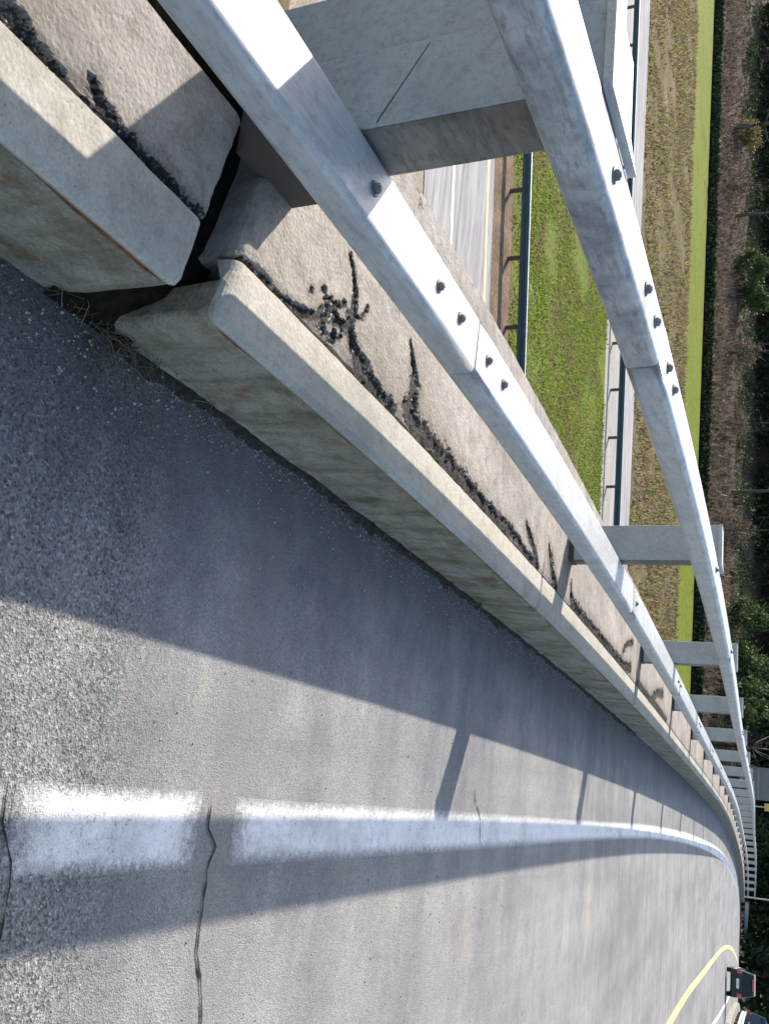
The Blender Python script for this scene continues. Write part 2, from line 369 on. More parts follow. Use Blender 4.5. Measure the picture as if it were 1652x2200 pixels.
# ------------------------------------------------------------------ terrain far below: embankments, freeway, verges, wood bank
FZ = -8.0
def quadstrip(name, pa, pb, z, matl, kind='structure', n=24):
    mb = MB(); vs = []; fs = []
    for i in range(n+1):
        t = i/n
        for (p, q) in (pa, pb):
            vs.append((p[0]+(q[0]-p[0])*t, p[1]+(q[1]-p[1])*t, z))
    for i in range(n): fs.append((2*i, 2*i+1, 2*i+3, 2*i+2))
    mb.add(vs, fs); o = mb.build(name, matl); tag(o, kind=kind); return o
def lineat(p, q, xs):       # through two points, evaluated at xs
    k = (q[1]-p[1])/(q[0]-p[0]); return [(x, p[1]+k*(x-p[0])) for x in xs]
XA, XB = -150., 60.
LN = {  # each line as (y at x=-20, slope)
 'gravel0': (18.3, .14), 'pave0': (20.1, .145), 'lane': (22.25, .145), 'yel': (25.35, .138), 'pave1': (25.95, .135),
 'rail1': (27.7, .13), 'grass2': (43.7, .045), 'strip1': (45.9, .022), 'far1': (51.5, -.002), 'green0': (70.9, -.055), 'green1': (80.3, -.10)}
def ln(k, x): a, b = LN[k]; return a+b*(x+20)
def band(name, k0, k1, z, matl, off0=0, off1=0, x0=XA, x1=XB):
    return quadstrip(name, ((x0, ln(k0, x0)+off0), (x1, ln(k0, x1)+off0)), ((x0, ln(k1, x0)+off1), (x1, ln(k1, x1)+off1)), z, matl)
g = MB(); g.add([(-900,-400,FZ-.35),(900,-400,FZ-.35),(900,1500,FZ-.35),(-900,1500,FZ-.35)], [(0,1,2,3)]); tag(g.build('ground', M['dryg']), kind='structure')
band('gravel_shoulder', 'gravel0', 'pave0', FZ-.02, M['gravel'], -8, .3)
band('freeway', 'pave0', 'pave1', FZ, M['freeway'])
band('lane_line', 'lane', 'lane', FZ+.006, M['laneline'], -.075, .095)
band('yellow_line', 'yel', 'yel', FZ+.006, M['freeyellow'], -.09, .09)
band('verge', 'pave1', 'rail1', FZ-.012, M['verge'], -.2, .5)
band('median_grass_ground', 'rail1', 'grass2', FZ-.008, M['grassg'], .45, .2)
band('gravel_strip', 'grass2', 'strip1', FZ-.004, M['strip'], .1, .1)
band('far_freeway', 'strip1', 'far1', FZ, M['freeway'], 0, 0)
band('dry_grass_bank', 'far1', 'green0', FZ-.004, M['dryg'], 0, .1)
band('mown_strip', 'green0', 'green1', FZ, M['greeng'], 0, 0)
# bank shaped and blackened for the wood's shade; leaf-littered slope behind
def woodz(x, d):   # d metres behind the mown strip
    if d <= 0: return FZ
    if d < .7: return FZ+.8*d/.7
    return FZ+.8+(d-.7)*.13*min(1, max(0, (-4-x)/10))+float(fbm(x*.15, d*.15, 3)-.5)*.8*min(1, d/4)
xs = np.linspace(XA, XB, 106)
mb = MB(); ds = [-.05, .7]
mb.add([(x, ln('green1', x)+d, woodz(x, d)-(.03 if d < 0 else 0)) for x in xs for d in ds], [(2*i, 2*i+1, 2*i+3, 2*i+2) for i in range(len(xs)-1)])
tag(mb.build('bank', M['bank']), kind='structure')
ds = [.7, 1.5, 3, 5, 7, 10, 14, 20, 30, 50, 90, 300]
n = len(ds); mb = MB()
mb.add([(x, ln('green1', x)+d, woodz(x, d)) for x in xs for d in ds], [(i*n+k, i*n+k+1, (i+1)*n+k+1, (i+1)*n+k) for i in range(len(xs)-1) for k in range(n-1)])
tag(mb.build('wood_floor', M['litter'], smooth=True), kind='structure')
# hill that carries the road on beyond the bridge
mb = MB(); vs = []; S_h = srange(88, 180, 4, 1, 4); xh = [-26, -16, -8, -3, 8.6, 14, 24, 60]
for s in S_h:
    for X in xh:
        ed = 0 if -8 <= X <= 30 else -6
        f = min(1, max(0, (s-88)/8)); vs.append(W(X, s, -.06+ (ed if X < 0 else 0))+Vector((0, 0, -6*(1-f))))
n = len(xh); mb.add(vs, [(i*n+k, i*n+k+1, (i+1)*n+k+1, (i+1)*n+k) for i in range(len(S_h)-1) for k in range(n-1)])
tag(mb.build('hillside', M['dryg'], smooth=True), kind='structure')
# approach embankment behind and beside the camera
mb = MB(); mb.add([W(-2.3,-30,-.35), W(9.5,-30,-.35), W(9.5,1.2,-.35), W(-2.3,1.2,-.35), Vector((-24,-30,FZ-.3)), Vector((30,-30,FZ-.3)), Vector((30,14,FZ-.3)), Vector((-24,14,FZ-.3))],
  [(0,1,2,3),(3,2,6,7),(0,3,7,4),(1,5,6,2)]); tag(mb.build('embankment', M['dryg']), kind='structure')

# grass stuff on the median, the dry bank and the mown strip
def tufts(name, matl, area, N, hgt, wid, seed):
    r = np.random.default_rng(seed); pts = area(r, N)
    a = r.uniform(0, 2*math.pi, N); H = hgt*r.uniform(.5, 1.3, N); Wd = wid*r.uniform(.6, 1.3, N)
    lean = r.normal(0, .35, (N, 2))*H[:, None]
    dx, dy = np.cos(a)*Wd/2, np.sin(a)*Wd/2
    V = np.empty((N, 3, 3)); V[:, 0] = pts-np.stack([dx, dy, 0*dx], 1); V[:, 1] = pts+np.stack([dx, dy, 0*dx], 1)
    V[:, 2] = pts+np.concatenate([lean, H[:, None]], 1)
    me = bpy.data.meshes.new(name); me.from_pydata(V.reshape(-1, 3).tolist(), [], np.arange(N*3).reshape(-1, 3).tolist()); me.materials.append(matl)
    o = bpy.data.objects.new(name, me); C.objects.link(o); return tag(o, kind='stuff')
def between(k0, k1, z, x0, x1, dens=None, o0=0, o1=0):
    def f(r, N):
        x = r.uniform(x0, x1, N*3); t = r.uniform(0, 1, N*3)
        keep = fbm(x*.4+9, t*6, 5) > r.uniform(.27, .62, N*3) if dens is None else np.ones(N*3, bool)
        x = x[keep][:N]; t = t[keep][:N]
        while len(x) < N: x = np.concatenate([x, x])[:N]; t = np.concatenate([t, t[::-1]])[:N]
        y0 = np.array([ln(k0, q) for q in x])+o0; y1 = np.array([ln(k1, q) for q in x])+o1
        return np.stack([x, y0+(y1-y0)*t, np.full(N, z)], 1)
    return f
tag(tufts('median_grass', M['blade'], between('rail1', 'grass2', FZ-.01, -34, 2, None, .4, 0), 60000, .10, .075, 1), label=None)
tufts('dry_tufts', M['dryblade'], between('rail1', 'grass2', FZ-.01, -34, 2, None, .25, .35), 22000, .09, .07, 2)
tufts('bank_grass', M['dryblade'], between('far1', 'green0', FZ-.01, -75, 6, None, .1, 0), 26000, .26, .16, 3)
tufts('bank_green_grass', M['blade'], between('far1', 'green0', FZ-.01, -75, 6, None, .1, 0), 9000, .2, .15, 4)

# ------------------------------------------------------------------ freeway guardrails
def freeway_rail(label, k, spacing, x0, x1, off=0.):
    a, b = LN[k]; ang = math.atan(b); c = Vector(((x0+x1)/2, ln(k, (x0+x1)/2)+off, FZ))
    root = empty('freeway_guardrail', c, label, 'guardrail', 'guardrails along the freeway median')
    d = Vector((math.cos(ang), math.sin(ang), 0)); nrm = Vector((math.sin(ang), -math.cos(ang), 0)); L = (x1-x0)/math.cos(ang)
    prof = [(.02,.42),(.055,.46),(.055,.50),(.0,.545),(.0,.575),(.055,.62),(.055,.66),(.02,.70),(.0,.71),(-.012,.70),(.03,.655),(.03,.625),(-.02,.58),(-.02,.54),(.03,.495),(.03,.465),(-.01,.42)]
    mb = MB(); n = len(prof); vs = []
    for t in (-L/2, L/2):
        for (o_, z) in prof: vs.append(c+d*t+nrm*o_+Vector((0, 0, z)))
    mb.add(vs, [(i, (i+1) % n, n+(i+1) % n, n+i) for i in range(n)]); mb.build('beam', M['rail'], root)
    mb = MB(); R = Matrix.Rotation(ang, 3, 'Z'); mb.box(c+nrm*.012+Vector((0, 0, .725)), (L, .05, .022), R); mb.build('lit_edge', M['raillit'], root)  # bright strip paints the sunlit top edge of the beam
    proto = None; t = -L/2+.4
    while t < L/2:
        if proto is None:
            mb = MB(); mb.box(c+d*t-nrm*.10+Vector((0, 0, .30)), (.10, .15, .74), R); proto = mb.build('post', M['fpost'], root)
            base = t
        else:
            o = proto.copy(); attach(o, root); o.location = proto.location+d*(t-base)
        t += spacing
freeway_rail('dark green guardrail on posts at the near edge of the bright grass median', 'rail1', 2.42, -44, 24)
freeway_rail('dark green guardrail on the pale gravel strip at the far edge of the grass median', 'strip1', 2.5, -70, 24, -.75)

# ------------------------------------------------------------------ bridge deck, piers, road surface
R_EDGE = 7.4
mb = MB(); sweep([(-2.04,-.02),(-2.04,-.42),(-1.5,-.9),(8.0,-.9),(8.6,-.42),(8.6,-.02)], srange(1.62, 96, 2, 1, 2), True, True, mb)
tag(mb.build('bridge_deck', M['deck']), 'concrete bridge deck slab carrying the road over the freeway', 'bridge')
for s, lb in ((33, 'concrete pier under the bridge on the grass median'), (72, 'concrete pier under the bridge near the wood')):
    mb = MB(); c = W(3.2, s, 0); mb.box((c.x, c.y, (FZ-.3+c.z-.9)/2), (7, .9, c.z-.9-FZ+.3)); tag(mb.build('bridge_pier', M['deck'], bevel=.05), lb, 'pier')
def strip(name, x0, x1, S, dz, matl, nx=1, kind='structure'):
    f0 = x0 if callable(x0) else (lambda s: x0); f1 = x1 if callable(x1) else (lambda s: x1)
    mb = MB(); vs = []
    for s in S:
        a, b = f0(s), f1(s)
        for k in range(nx+1): vs.append(W(a+(b-a)*k/nx, s, .0004 if nx == 8 and (k in (0, nx) or s in (S[0], S[-1])) else dz))
    n = nx+1
    mb.add(vs, [(i*n+k, i*n+k+1, (i+1)*n+k+1, (i+1)*n+k) for i in range(len(S)-1) for k in range(nx)])
    o = mb.build(name, matl, smooth=True)
    if nx == 8:
        q = o.data.attributes.new('edge_distance', 'FLOAT', 'POINT')
        q.data.foreach_set('value', [min(min(k, nx-k)/nx*abs(f1(s)-f0(s)), .004+.35*(s-S[0]), .004+.35*(S[-1]-s)) for s in S for k in range(n)])
    return tag(o, kind=kind)
strip('road', -1.06, R_EDGE, [-30,-20,-10,-5,-2,-1]+srange(0, 178, .5, 1.02, 1.5), 0, M['asphalt'], 4)
def curve(P):
    xs_ = [p[1] for p in P]; ys_ = [p[0] for p in P]; return lambda s: float(np.interp(s, xs_, ys_))
wl1 = curve([(.100,-30),(.100,2.4),(.112,2.8),(.110,8.6),(.06,15.2),(.035,22),(.062,34.7),(.17,52.6),(.22,69),(.22,180)])
wl2 = curve([(.286,-30),(.286,1.9),(.279,2.5),(.281,3.4),(.276,5.6),(.257,8.5),(.232,14),(.237,19.6),(.281,26.8),(.42,39.3),(.58,62.3),(.6,180)])
def ragged(f, amp, seed): return lambda s: f(s)+amp*(float(noise2(s*23, .3, seed))-.5)+amp*.7*(float(noise2(s*61, .7, seed+1))-.5)
def fine(a, b, cut=9):
    return ([a+i*.02 for i in range(int((min(b, cut)-a)/.02))] if a < cut else [])+srange(max(a, cut) if a < cut else a, b, .3, 1.05, 1.5) if b > cut else [a+i*.02 for i in range(int((b-a)/.02)+1)]
strip('edge_line', (lambda s: wl1(s)-.018), (lambda s: wl2(s)+.012), [-8,-4,-1,0]+fine(.3, 1.70), .0025, M['paint'], 8)
strip('edge_line', (lambda s: wl1(s)-.018), (lambda s: wl2(s)+.012), fine(1.725, 2.50), .0025, M['paint'], 8)
strip('edge_line', (lambda s: wl1(s)-.018), (lambda s: wl2(s)+.012), fine(2.68, 170), .0025, M['paint'], 8)
ye = curve([(3.22,-30),(3.223,19.2),(3.253,23.9),(3.423,30.3),(3.717,41.2),(4.094,53.9),(4.3,62),(4.6,75),(4.6,180)])
strip('centre_line', lambda s: ye(s)-.095, lambda s: ye(s)+.095, [-30,-10,0]+srange(1, 170, 1, 1, 1.2), .004, M['yellow'], 2)
wr = curve([(5.3,-30),(5.35,30),(5.5,35.7),(6.09,43.8),(6.6,54.3),(6.7,70),(6.7,180)])
strip('far_edge_line', lambda s: wr(s)-.08, lambda s: wr(s)+.09, [-30,-10,0]+srange(1, 170, 1, 1, 1.2), .004, M['laneline'], 2)

def crackmesh(name, pts, w, dz, matl, parent=None, seed=1, step=.012, kind=None):
    # an irregular thin strip along a polyline of (X, S[, width scale])
    P = [(p[0], p[1], p[2] if len(p) > 2 else 1.) for p in pts]; L = []
    for a, b in zip(P, P[1:]):
        d = math.hypot(b[0]-a[0], b[1]-a[1]); n = max(1, int(d/step))
        for i in range(n): t = i/n; L.append([a[j]+(b[j]-a[j])*t for j in range(3)])
    L.append(list(P[-1])); mb = MB(); vs = []
    for i, (x, s, ws) in enumerate(L):
        j0, j1 = L[max(i-1, 0)], L[min(i+1, len(L)-1)]
        tx, ts = j1[0]-j0[0], j1[1]-j0[1]; q = math.hypot(tx, ts) or 1; nx, ns = -ts/q, tx/q
        e = min(1, (i+.4)/4, (len(L)-.6-i)/4)
        wob = (float(noise2(i*.21, 1.5, seed))-.5)*1.6*w+(float(noise2(i*.05, 4.5, seed+2))-.5)*3*w
        wa = w*ws*e*max(.05, 2.2*float(noise2(i*.33, .5, seed+3))-.3); wb = w*ws*e*max(.05, 2.2*float(noise2(i*.37, 8.5, seed+7))-.3)
        cx, cs = x+nx*wob, s+ns*wob
        vs += [W(cx+nx*wa/2, cs+ns*wa/2, dz), W(cx-nx*wb/2, cs-ns*wb/2, dz)]
    mb.add(vs, [(2*i, 2*i+1, 2*i+3, 2*i+2) for i in range(len(L)-1)])
    o = mb.build(name, matl, parent)
    if kind: tag(o, kind=kind)
    return o
crackmesh('road_crack', [(7.2,2.75),(4,2.7),(1.6,2.66),(.72,2.646),(.59,2.617),(.526,2.58),(.3,2.561),(.237,2.594),(.184,2.535),(.1,2.53)], .009, .0042, M['crack'], seed=3, kind='structure')
crackmesh('road_crack', [(.08,1.69),(.171,1.699),(.204,1.72),(.253,1.754),(.311,1.768),(.6,1.76)], .007, .0042, M['crack'], seed=5, kind='structure')
crackmesh('road_crack', [(-.05,5.27),(.019,5.29),(.127,5.42),(.27,5.46)], .008, .0042, M['crack'], seed=8, kind='structure')
0 and crackmesh('road_crack', [(.1,3.55),(.2,3.57),(.29,3.56)], .006, .0042, M['crack'], seed=9, kind='structure')

# ------------------------------------------------------------------ concrete kerb blocks along the parapet

CRK = {}
def tar(i, pts, w): CRK.setdefault(i, []).append([(p[0], p[1], (p[2] if len(p) > 2 else 1.)*w/2) for p in pts])
tar(0, [(-1.171,.6,.8),(-1.175,.951,1.2),(-1.171,1.006,1),(-1.163,1.055,.7),(-1.17,1.107,.5)], .042)
tar(0, [(-1.21,1.18,.8),(-1.19,1.215,1),(-1.175,1.254,1.2),(-1.173,1.328,.9),(-1.175,1.411,1.1),(-1.172,1.473,.9),(-1.175,1.55,.8)], .028)
tar(0, [(-1.17,1.107),(-1.17,1.16),(-1.173,1.215)], .008)
tar(1, [(-1.176,1.72,.4),(-1.18,1.844,.5),(-1.175,1.946,.5),(-1.185,2.049,.8),(-1.195,2.10,1.1)], .016)
tar(1, [(-1.50,2.30,.4),(-1.45,2.345,.5),(-1.40,2.375,.6),(-1.33,2.365,1.0),(-1.286,2.341,1.3),(-1.245,2.39,1.4),(-1.215,2.44,1.5),(-1.192,2.53,1.5),(-1.187,2.62,1.3),(-1.182,2.734,1)], .026)
tar(1, [(-1.185,2.06,.7),(-1.21,2.12,1),(-1.225,2.182,.7),(-1.25,2.22,.8),(-1.286,2.341,1)], .018)
tar(1, [(-1.184,2.239,.8),(-1.22,2.26,.7),(-1.26,2.25,.6),(-1.308,2.251,.7),(-1.34,2.31,.6)], .02)
tar(1, [(-1.23,2.15),(-1.26,2.19),(-1.30,2.20)], .009)
tar(1, [(-1.34,2.39),(-1.36,2.43),(-1.41,2.46)], .009)
_r = random.Random(3)
for k in range(22):
    x, q = -1.25+_r.gauss(0, .03), 2.22+_r.gauss(0, .06)
    tar(1, [(x, q), (x-.01, q+.012)], _r.uniform(.006, .014))
tar(1, [(-1.473,2.818,.2),(-1.43,2.86,.5),(-1.38,2.90,.9),(-1.33,2.91,1.2),(-1.285,2.906,1.4),(-1.25,2.88,1.5),(-1.232,2.86,1.4),(-1.212,2.95,1.5),(-1.203,3.05,1.5),(-1.197,3.33,1.3),(-1.196,3.7,1.2),(-1.19,4.02,1.1),(-1.205,4.28,1),(-1.205,4.42,.8),(-1.19,4.6,.5),(-1.185,4.9,.6)], .034)
tar(1, [(-1.335,4.59,.3),(-1.30,4.66,.8),(-1.26,4.75,1),(-1.22,4.81,1.1),(-1.20,4.88,.6)], .036)
tar(2, [(-1.36,5.14,.4),(-1.30,5.2,1),(-1.22,5.3,1),(-1.18,5.42,.6)], .05)
tar(2, [(-1.31,5.85,.4),(-1.24,5.85,.8),(-1.19,5.95,1.1),(-1.185,6.15,1),(-1.195,6.8,.8),(-1.195,7.38,.9),(-1.20,8.0,.8),(-1.205,8.5,.9),(-1.25,8.9,1)], .05)
tar(2, [(-1.30,8.3),(-1.42,8.6),(-1.5,9.0)], .03)
tar(3, [(-1.20,9.5),(-1.19,10.4),(-1.21,11.2),(-1.19,12.8)], .05)
tar(3, [(-1.22,10.9),(-1.36,11.4),(-1.45,12.2)], .06)
def crack_distance(i, X, S):
    d = np.full(X.shape, 30.)
    for P in CRK.get(i, []):
        for a, b in zip(P, P[1:]):
            vx, vs = b[0]-a[0], b[1]-a[1]; L = vx*vx+vs*vs
            t = np.clip(((X-a[0])*vx+(S-a[1])*vs)/max(L, 1e-9), 0, 1)
            d = np.minimum(d, np.hypot(X-a[0]-vx*t, S-a[1]-vs*t)/((1.35 if i else 1.0)*(a[2]+(b[2]-a[2])*t)))
    return d
KZ = .348
NBLK = [0]
def block(s0, s1, label, xb=-2.03, skew=0., det=.05):
    idx = NBLK[0]; NBLK[0] += 1
    c = W(-1.3, (s0+s1)/2, 0); root = empty('kerb_block', c, label, 'kerb block', 'concrete kerb blocks in a row under the railing')
    S = [s0+(s1-s0)*i/max(2, int((s1-s0)/det)) for i in range(max(2, int((s1-s0)/det))+1)]
    if s0 < 6: S = sorted(set(S+[s0+q for q in (.004,.01,.018,.03)]+[s1-q for q in (.004,.01,.018,.03)]))
    def worn(s):
        t = max(0, 1-min(s-s0, s1-s)/.036); return .024*(1-math.sqrt(max(0, 1-t*t)))
    def sk(X, s): # skew the ends like the photo: the end leans back towards the road side
        e0 = max(0, 1-(s-s0)/.3); e1 = max(0, 1-(s1-s)/.3)
        return s+skew*(-1.0-X)*(e0+e1)
    def grid(prof, name, matl, amp, seed, lift=None, extra=None):
        vs = []; n = len(prof)
        for i, s in enumerate(S):
            for k, (X, Z) in enumerate(prof):
                a = (float(fbm(s*9+X*5, Z*30+k*.6, seed, 3))-.47)*amp
                x2, z2 = X+a*.8, Z+a
                if extra: x2, z2 = extra(k, n, s, X, Z, x2, z2)
                q = (worn(s) if s0 < 6 else 0)*(.8+.5*float(noise2(X*40, Z*40, 5))); vs.append(W(x2-q*(1 if X > -1.09 else 0), sk(X, s), z2-(q if Z > .33 else 0)))
        fs = [(i*n+k, i*n+k+1, (i+1)*n+k+1, (i+1)*n+k) for i in range(len(S)-1) for k in range(n-1)]
        fs += [tuple(range(n)), tuple((len(S)-1)*n+k for k in range(n))]
        mb = MB(); mb.add(vs, fs); return mb.build(name, matl, root, smooth=False)
    # lower grimy face
    def fx(k, n, s, X, Z, x2, z2):
        if Z > .28: return X, Z
        if Z <= 0: return X+.025*float(fbm(s*7, .3, 31)), -.01
        return x2, z2
    kf = grid([(-1.10,-.05),(-1.004,-.01),(-.998,.03),(-.992,.09),(-.99,.16),(-.987,.22),(-.985,.285),(-.985,.318),(-1.10,.318)], 'kerb_face', M['face'], .02, 41, extra=fx)
    nose = [(-1.10,.3185),(-.983,.3185),(-.979,.330),(-.984,.341),(-.996,KZ),(-1.03,KZ+.001),(-1.08,KZ+.001),(-1.13,KZ+.001),(-1.162,KZ),(-1.166,KZ-.06)]
    def fn(k, n, s, X, Z, x2, z2):
        if k in (0, 1): return X, Z
        if k >= 8: return X+.008*(float(fbm(s*16, 2.2, 51))-.5), Z
        return X+(x2-X)*.3, Z+(z2-Z)*.25
    grid(nose, 'nosing', M['nosing'], .006, 43, extra=fn)
    # top slab: a fine grid with a broken front edge; the crack outline is kept as a point attribute
    nS = max(2, int((s1-s0)/(.010 if 1 < s0 < 2 else .013 if s0 < 6 else .05))); lo = s0
    nX = 84 if s0 < 6 else 34
    sv = np.linspace(s0, s1, nS+1); tt = np.linspace(0, 1, nX+1)
    SS, TT = np.meshgrid(sv, tt, indexing='ij')
    edge = -1.1695-.022*np.clip(fbm(SS*7, 1.7+0*SS, 61)-.38, 0, 1)-.007*noise2(SS*47, .4+0*SS, 63)
    XX = edge+(xb-edge)*TT
    ZZ = KZ+.004+.007*(fbm(XX*7, SS*7, 47)-.47)+.003*(fbm(XX*30, SS*30, 48)-.47)-.006*np.clip(1-(edge-XX)/.025, 0, 1)
    CD = crack_distance(idx, XX, SS)
    wobn = (fbm(XX*34, SS*34, 91, 3)-.44)*3.2+(noise2(XX*90, SS*90, 95)-.5)*1.0
    pit = np.clip((1.25-(CD+wobn))/.35, 0, 1); ZZ = ZZ-pit*(.006+.009*noise2(XX*18, SS*18, 96))+np.clip(1-np.abs(CD+wobn-1.7)/.5, 0, 1)*.0015
    e0 = np.clip(1-(SS-s0)/.3, 0, None); e1 = np.clip(1-(s1-SS)/.3, 0, None)
    endw = np.clip(1-(SS-s0)/.03, 0, 1)+np.clip(1-(s1-SS)/.03, 0, 1); ZZ = ZZ-.016*endw**2*(.4+fbm(XX*20, SS*3, 12))
    SK = SS+skew*(-1.0-XX)*(e0+e1)+.012*(fbm(XX*14, SS*0+s0, 77)-.47)*endw
    V = WV(XX, SK, ZZ); n = nX+1
    low = WV(XX, SK, ZZ*0+KZ-.30)
    verts = V.reshape(-1, 3).tolist(); base = len(verts)
    ii = np.arange(nS*n).reshape(nS, n)[:, :-1].ravel(); faces = np.stack([ii, ii+1, ii+n+1, ii+n], 1).tolist()
    rim = [i*n for i in range(nS+1)]+[nS*n+k for k in range(1, n)]+[i*n+n-1 for i in range(nS-1, -1, -1)]+[k for k in range(n-2, 0, -1)]
    lw = low.reshape(-1, 3); verts += [lw[i].tolist() for i in rim]; m_ = len(rim)
    faces += [(rim[k], base+k, base+(k+1) % m_, rim[(k+1) % m_]) for k in range(m_)]
    me = bpy.data.meshes.new('slab'); me.from_pydata(verts, [], faces); me.materials.append(M['slab'])
    me.validate(); 
    bm_ = bmesh.new(); bm_.from_mesh(me); bmesh.ops.recalc_face_normals(bm_, faces=bm_.faces); bm_.to_mesh(me); bm_.free()
    at_ = me.attributes.new('crack_distance', 'FLOAT', 'POINT')
    d = np.full(len(verts), 30.); d[:base] = np.where(pit.ravel() > .05, CD.ravel()*.8, CD.ravel()); at_.data.foreach_set('value', d)
    o = bpy.data.objects.new('slab', me); attach(o, root)
    # thin rust stain weeping along the joint below the nosing
    mb = MB(); vs = []; 
    for s in S:
        a = max(.0004, .034*(float(fbm(s*4, .2, 71, 5))-.36))*(1 if min(s-s0, s1-s) > .06 else .01); q = -worn(s)*1.25 if s0 < 6 else 0; vs += [W(-.9815+q, sk(-1, s), .320), W(-.9825+q, sk(-1, s), .320-a)]
    mb.add(vs, [(2*i, 2*i+1, 2*i+3, 2*i+2) for i in range(len(S)-1)])
    mb.build('rust_stain', M['rustline'], root)
    return root
b1 = block(-3.0, 1.56, 'nearest concrete kerb block, ending at the wide dark expansion gap', xb=-1.49, skew=.22, det=.04)
b2 = block(1.70, 5.02, 'cracked kerb block just past the wide expansion gap, with black tar across its top', skew=.22, det=.035)
joints = [5.03, 9.35, 13.7, 17.75, 21.6, 25.5, 29.4, 33.3, 37.2, 41.1, 45, 48.9, 52.8, 56.7, 60.6, 64.5, 68.4, 72.3, 76.2, 80.1, 84, 87.9, 91.8, 95.5]
lab3 = {0: 'kerb block with a tar patch at its near end, second past the expansion gap', 1: 'kerb block third past the expansion gap, with a thin crack along its top',
        2: 'kerb block fourth past the expansion gap, pale and short in view', 3: 'kerb block fifth past the expansion gap, seen small below the rail'}
ORD = ['first','second','third','fourth','fifth','sixth','seventh','eighth','ninth','tenth','eleventh','twelfth','thirteenth','fourteenth']
for i, (a, b) in enumerate(zip(joints, joints[1:])):
    if i < 2: block(a+.012, b-.012, lab3[i], det=.08)
    else: block(a+.015, b-.015, lab3.get(i, 'small kerb block at the foot of the %s railing post from the near end' % ORD[i+2] if i+2 < len(ORD) else 'tiny distant kerb block near the far end of the row under the railing'), det=.3)
# the drop beside the near block and in the expansion gap
mb = MB(); sweep([(-1.50,-.1),(-1.60,-.1),(-1.60,.342),(-2.06,.342),(-2.06,-.4),(-1.50,-.4)], srange(-3, 1.70, .5, 1, .5), True, True, mb)
tag(mb.build('slot_shade_wall', M['soil']), 'dark wall added behind the nearest kerb block to blacken the slot and stop sun', 'wall')  # added to keep the slot black and stop sun leaking through the gap
mb = MB(); sweep([(-.972,-.012),(-.99,.012),(-1.02,.06),(-1.06,.17),(-1.2,.24),(-1.5,.26),(-1.7,.26),(-2.0,.25)], srange(1.5, 1.8, .05, 1, .05), False, False, mb)
tag(mb.build('gap_shade_fill', M['gapshade']), kind='stuff')  # near-black fill stands in for the deep shade of the open gap

# ------------------------------------------------------------------ bridge railing
rail = empty('bridge_railing', W(-1.4, 2, 0), 'pale galvanised two-rail bridge railing on steel posts above the kerb', 'railing')
XF, XK = -1.217, -1.412
LZ0, LZ1, UZ0, UZ1 = .584, .677, 1.119, 1.217
def hexbolt(name, X, S, Z, parent, r=.0135, hgt=.012):
    mb = MB(); c = W(X, S, Z)
    def ring(rad, z, n=6, a0=.2): return [(c.x+rad*math.cos(a0+2*math.pi*k/n), c.y+rad*math.sin(a0+2*math.pi*k/n), c.z+z) for k in range(n)]
    n = 12; a = ring(r*1.4, 0, n); b = ring(r*1.4, .004, n); mb.add(a+b, [tuple(range(n, 2*n))]+[(k, (k+1) % n, n+(k+1) % n, n+k) for k in range(n)])
    a = ring(r, .004); b = ring(r, hgt); t = ring(r*.82, hgt+.003); n = 6
    mb.add(a+b+t, [(k, (k+1) % n, n+(k+1) % n, n+k) for k in range(n)]+[(n+k, n+(k+1) % n, 2*n+(k+1) % n, 2*n+k) for k in range(n)]+[tuple(range(12, 18))])
    a = ring(r*.5, hgt+.003, 8); b = ring(r*.46, hgt+.006, 8); mb.add(a+b, [(k, (k+1) % 8, 8+(k+1) % 8, 8+k) for k in range(8)]+[tuple(range(8, 16))])
    return mb.build(name, M['bolt'], parent)
def segment(nm, z0, z1, s0, s1, matl, skew0=0., skew1=0.):
    P = rounded(XK, XF, z0, z1, .022, 4); n = len(P); S = srange(s0, s1, .25, 1.04, 1.2); vs = []
    for i, s in enumerate(S):
        for X, Z in P:
            sk = (skew0 if i == 0 else skew1 if i == len(S)-1 else 0)*(XF-X)
            vs.append(W(X, s+sk, Z))
    mb = MB(); mb.add(vs, [(i*n+k, i*n+(k+1) % n, (i+1)*n+(k+1) % n, (i+1)*n+k) for i in range(len(S)-1) for k in range(n)]+[tuple(range(n)), tuple((len(S)-1)*n+k for k in range(n))])
    return mb.build(nm, matl, rail, smooth=True, wn=True)
def sleeve(z0, z1, s, skew):
    # the dark joint: an inner sleeve, a little smaller than the tubes
    P = rounded(XK+.009, XF-.009, z0+.009, z1-.009, .018, 3); mb = MB(); n = len(P)
    vs = [W(X, s+d+skew*(XF-X), Z) for d in (-.03, .03) for X, Z in P]
    mb.add(vs, [(k, (k+1) % n, n+(k+1) % n, n+k) for k in range(n)]); mb.build('joint_sleeve', M['foot'], rail)
lseams = [2.585, 6.25, 10.2, 14.1]+[18.0+3.9*i for i in range(20)]
useams = [2.63, 7.9, 14.6]+[18.3+3.9*i for i in range(20)]
def run(nm, z0, z1, seams, first, boltS, skew, xm):
    prev, sk0 = -1.2, 0
    ends = [s for s in seams if s < 94]+[95]
    for i, s in enumerate(ends):
        sk1 = skew if i == 0 else 0
        seg = segment(nm, z0, z1, prev+.0055, s-.0055, M['galvold'] if (first and i == 0) else M['galv'], sk0, sk1)
        if s < 95: sleeve(z0, z1, s, sk1)
        bs = [b for b in boltS if prev < b <= s]
        if i > 0 and prev > 4: bs += [prev+.16, s-.16] if prev < 22 else []
        for q in bs: hexbolt('bolt', xm, q, z1, seg)
        prev, sk0 = s, sk1
run('lower_rail', LZ0, LZ1, lseams, False, [1.765, 2.225, 2.415, 2.705, 2.893], .06, -1.315)
run('upper_rail', UZ0, UZ1, useams, True, [1.83, 2.33, 2.515, 2.82, 2.988, 5.40], .6, -1.30)
